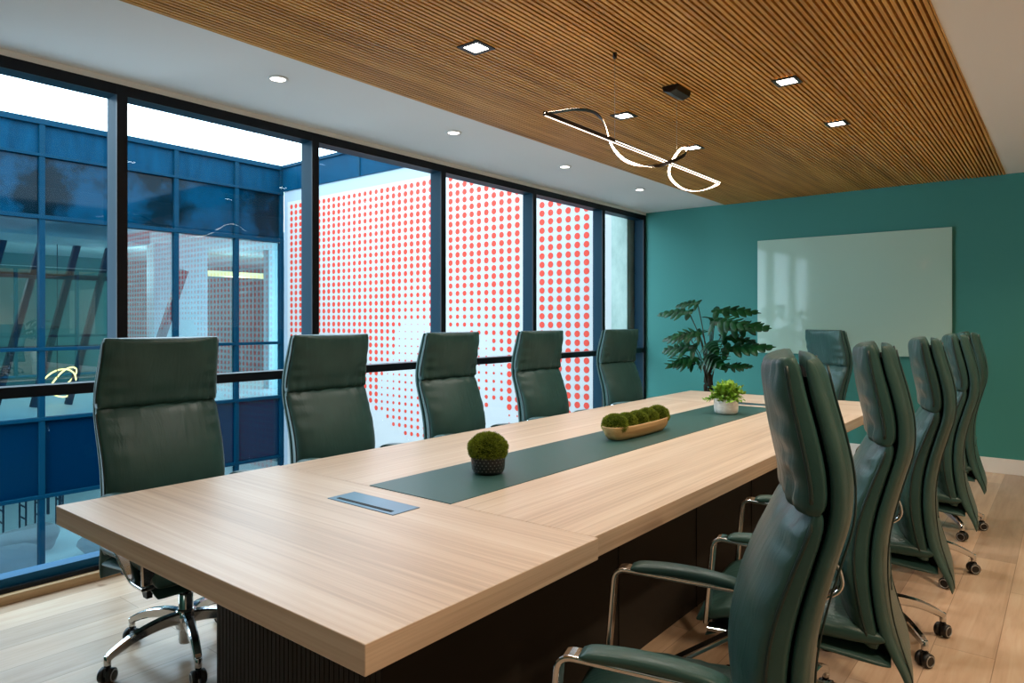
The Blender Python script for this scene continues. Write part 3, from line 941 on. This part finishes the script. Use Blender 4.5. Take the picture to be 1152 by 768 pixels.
# ------------------------------------------------------------------ ceiling lights
def spot(name, loc, power, size=2.2, blend=.6, color=(1, .86, .70), rad=.05, rot=None):
    L = bpy.data.lights.new(name, 'SPOT'); L.energy = power; L.spot_size = size; L.spot_blend = blend
    L.color = color; L.shadow_soft_size = rad; L.specular_factor = 0
    o = bpy.data.objects.new(name, L); link(o); o.location = loc
    if rot: o.rotation_euler = rot
    return o
sq = [(-2.115, 2.372, 'square recessed spotlight in the slats, nearest the camera'), (-2.115, 3.72, 'square recessed spotlight in the slats above the left part of the looped pendant'),
      (-2.115, 4.714, 'square recessed spotlight in the slats, just right of the pendant loop'), (-1.15, 3.719, 'square recessed spotlight in the slats right of the pendant canopy'),
      (-1.15, 4.711, 'square recessed spotlight in the slats, farthest right')]
for x, y, lab in sq:
    l = thing('recessed_spotlight', lab, 'ceiling light', (x, y, H-.004), 0, 'square spotlights in the slat ceiling')
    b = MB()
    for (x0, x1, y0, y1) in ((-.062, .062, -.062, -.043), (-.062, .062, .043, .062), (-.062, -.043, -.043, .043), (.043, .062, -.043, .043)):
        b.box(x0, x1, y0, y1, -.006, 0)
    b.build('light_frame', M['black'], l)
    b = MB(); b.box(-.043, .043, -.043, .043, -.003, -.001); fr = b.build('light_lens', M['lamp'], l)
    spot('spot', (x, y, H-.03), 30, 2.3, .7, (1, .92, .82))
for y in (1.02,):
    spot('spot', (-1.15, y, H-.03), 30, 2.3, .7, (1, .92, .82))
spot('spot', (-1.15, 2.37, H-.03), 30, 2.3, .7, (1, .92, .82))
rd = [(2.045, 'round white downlight in the plaster ceiling, nearest the camera'), (3.359, 'round white downlight in the plaster ceiling, second along'),
      (4.663, 'round white downlight in the plaster ceiling, third along'), (5.919, 'round white downlight in the plaster ceiling, nearest the teal wall')]
for y, lab in rd:
    l = thing('recessed_downlight', lab, 'ceiling light', (-3.195, y, H), 0, 'round downlights along the window')
    b = MB(); b.lathe([(.037, -.001), (.052, -.001), (.052, -.004), (.040, -.007), (.037, -.001)], n=36, cap=False); b.build('trim_ring', M['white_trim'], l)
    b = MB(); b.lathe([(.001, -.003), (.038, -.003)], n=32); b.build('light_lens', M['lamp_round'], l)
    spot('downlight', (-3.195, y, H-.03), 5, 2.4, .8, (1, .97, .94))
for y in (.7,): spot('downlight', (-3.195, y, H-.03), 5, 2.4, .8, (1, .97, .94))
for y in (1.2, 3.4, 5.6): spot('downlight', (.5, y, H-.03), 85, 2.5, .8, (1, .78, .54))

for x, y, p in ((-1.5, -1.8, 8), (-.5, -1.8, 8)):  # unseen fill lights added behind the camera to lift the ceiling, no fixtures
    L = bpy.data.lights.new('fill_light', 'POINT'); L.energy = p; L.color = (1, .95, .88); L.shadow_soft_size = .25
    o = bpy.data.objects.new('fill_light', L); link(o); o.location = (x, y, 1.75)

# ------------------------------------------------------------------ pendant
pd = thing('spiral_pendant_light', 'black linear pendant light with a looping lit ribbon above the table', 'pendant light', (-1.655, 3.17, 2.14))
zb0 = 0.
b = MB()
b.box(-.007, .007, -.90, .90, -.008, .008)
bar = b.build('bar', M['bronze'], pd)
b = MB(); b.box(-.003, .003, -.895, .895, -.0095, -.0075); b.box(.0065, .008, -.35, .895, -.003, .001); b.build('light_strip', M['led_soft'], pd)
rc = [(2.27, 0, 0), (2.36, .008, .028), (2.45, .02, .056), (2.55, .028, .074), (2.63, .028, .074), (2.71, .018, .045), (2.80, -.005, -.02), (2.90, -.005, -.064), (3.0, .004, -.076), (3.1, .012, -.070), (3.2, .03, -.055), (3.27, .05, -.03),
      (3.36, .085, .015), (3.41, .088, .05), (3.45, .065, .078), (3.50, .01, .088), (3.54, -.05, .052), (3.58, -.095, 0), (3.65, -.106, -.042), (3.75, -.085, -.076), (3.88, -.055, -.072), (4.0, -.022, -.036), (4.07, 0, 0)]
P = spline([(x, y-3.17, z) for y, x, z in rc], 8)
rn = [(-.3, 0, 1)]*4+[(.1, 0, 1), (.9, 0, .5), (1, 0, 0), (.9, 0, -.5), (.6, 0, -.8), (-.3, 0, -1), (-.8, 0, -.6), (-.9, 0, -.3),
      (-1, 0, .2), (-.8, -.3, .5), (-.3, -.8, .5), (.2, -1, .1), (.4, -.9, -.2), (.6, -.8, -.3), (.9, -.3, -.3), (.8, 0, .5), (.1, 0, 1), (.3, 0, 1), (.8, 0, .4)]
rn = spline(rn, 8)
outer = MB(); inner = MB(); ro = []; ri = []
for i, p in enumerate(P):
    tn = (P[min(i+1, len(P)-1)]-P[max(i-1, 0)]).normalized()
    rad = rn[i]-tn*rn[i].dot(tn); rad.normalize()
    w = tn.cross(rad).normalized()
    hw_, hh = .0085, .004
    ro.append([p+w*hw_-rad*hh, p-w*hw_-rad*hh, p-w*hw_, p+w*hw_])
    ri.append([p+w*(hw_-.002), p-w*(hw_-.002), p-w*(hw_-.002)+rad*.0012, p+w*(hw_-.002)+rad*.0012])
outer.loft(ro, smooth=False); inner.loft(ri, smooth=False)
rib = outer.build('ribbon', M['bronze'], pd); inner.build('light_strip', M['led'], rib)
for (y, top) in ((2.826, H-.004), (3.479, H-.03)):
    b = MB(); b.tube([(0, y-3.17, .005), (0, y-3.17, top-2.14)], .0014, 6); b.build('cable', M['twine'], pd)
b = MB(); b.lathe([(.009, H-.004-2.14), (.009, H-.03-2.14), (.004, H-.034-2.14)], c=(0, 2.826-3.17, 0), n=16); b.build('ceiling_anchor', M['black'], pd)
b = MB()
prof = [(-.045, 0), (.045, 0), (.038, -.028), (.0, -.040), (-.038, -.028)]
b.loft([[(x, y+3.479-3.17, H-.004-2.14+z) for x, z in prof] for y in (-.085, .085)], smooth=False)
b.build('canopy', M['bronze'], pd, bevel=.003)
# opposite office lamps
for y in (2.5, 5.5, 8):
    L = bpy.data.lights.new('office_lamp', 'POINT'); L.energy = 60; L.color = (.85, 1, 1); L.shadow_soft_size = .2
    o = bpy.data.objects.new('office_lamp', L); link(o); o.location = (-14, y, 2.2)
for y in (3, 6):
    L = bpy.data.lights.new('office_lamp', 'POINT'); L.energy = 40; L.color = (.7, .92, 1); L.shadow_soft_size = .2
    o = bpy.data.objects.new('office_lamp', L); link(o); o.location = (-13.3, y, -.8)

# ------------------------------------------------------------------ world + camera
w = bpy.data.worlds.new('World'); scn.world = w; w.use_nodes = True
bg = w.node_tree.nodes['Background']; bg.inputs['Color'].default_value = (.66, .86, 1., 1); bg.inputs['Strength'].default_value = 6.6

cam = bpy.data.cameras.new('Camera'); co = bpy.data.objects.new('Camera', cam); link(co)
co.location = (0, 0, 1.3); co.rotation_euler = (PI/2, 0, math.radians(38.77))
cam.sensor_width = 36; cam.lens = 782/1152*36; cam.shift_y = (361.5-384)/1152
cam.clip_start = .05
scn.camera = co
scn.view_settings.view_transform = 'Standard'
scn.view_settings.look = 'None'
scn.view_settings.exposure = .16
scn.cycles.max_bounces = 10
scn.cycles.transparent_max_bounces = 16
scn.cycles.sample_clamp_indirect = 6
scn.cycles.caustics_reflective = False; scn.cycles.caustics_refractive = False
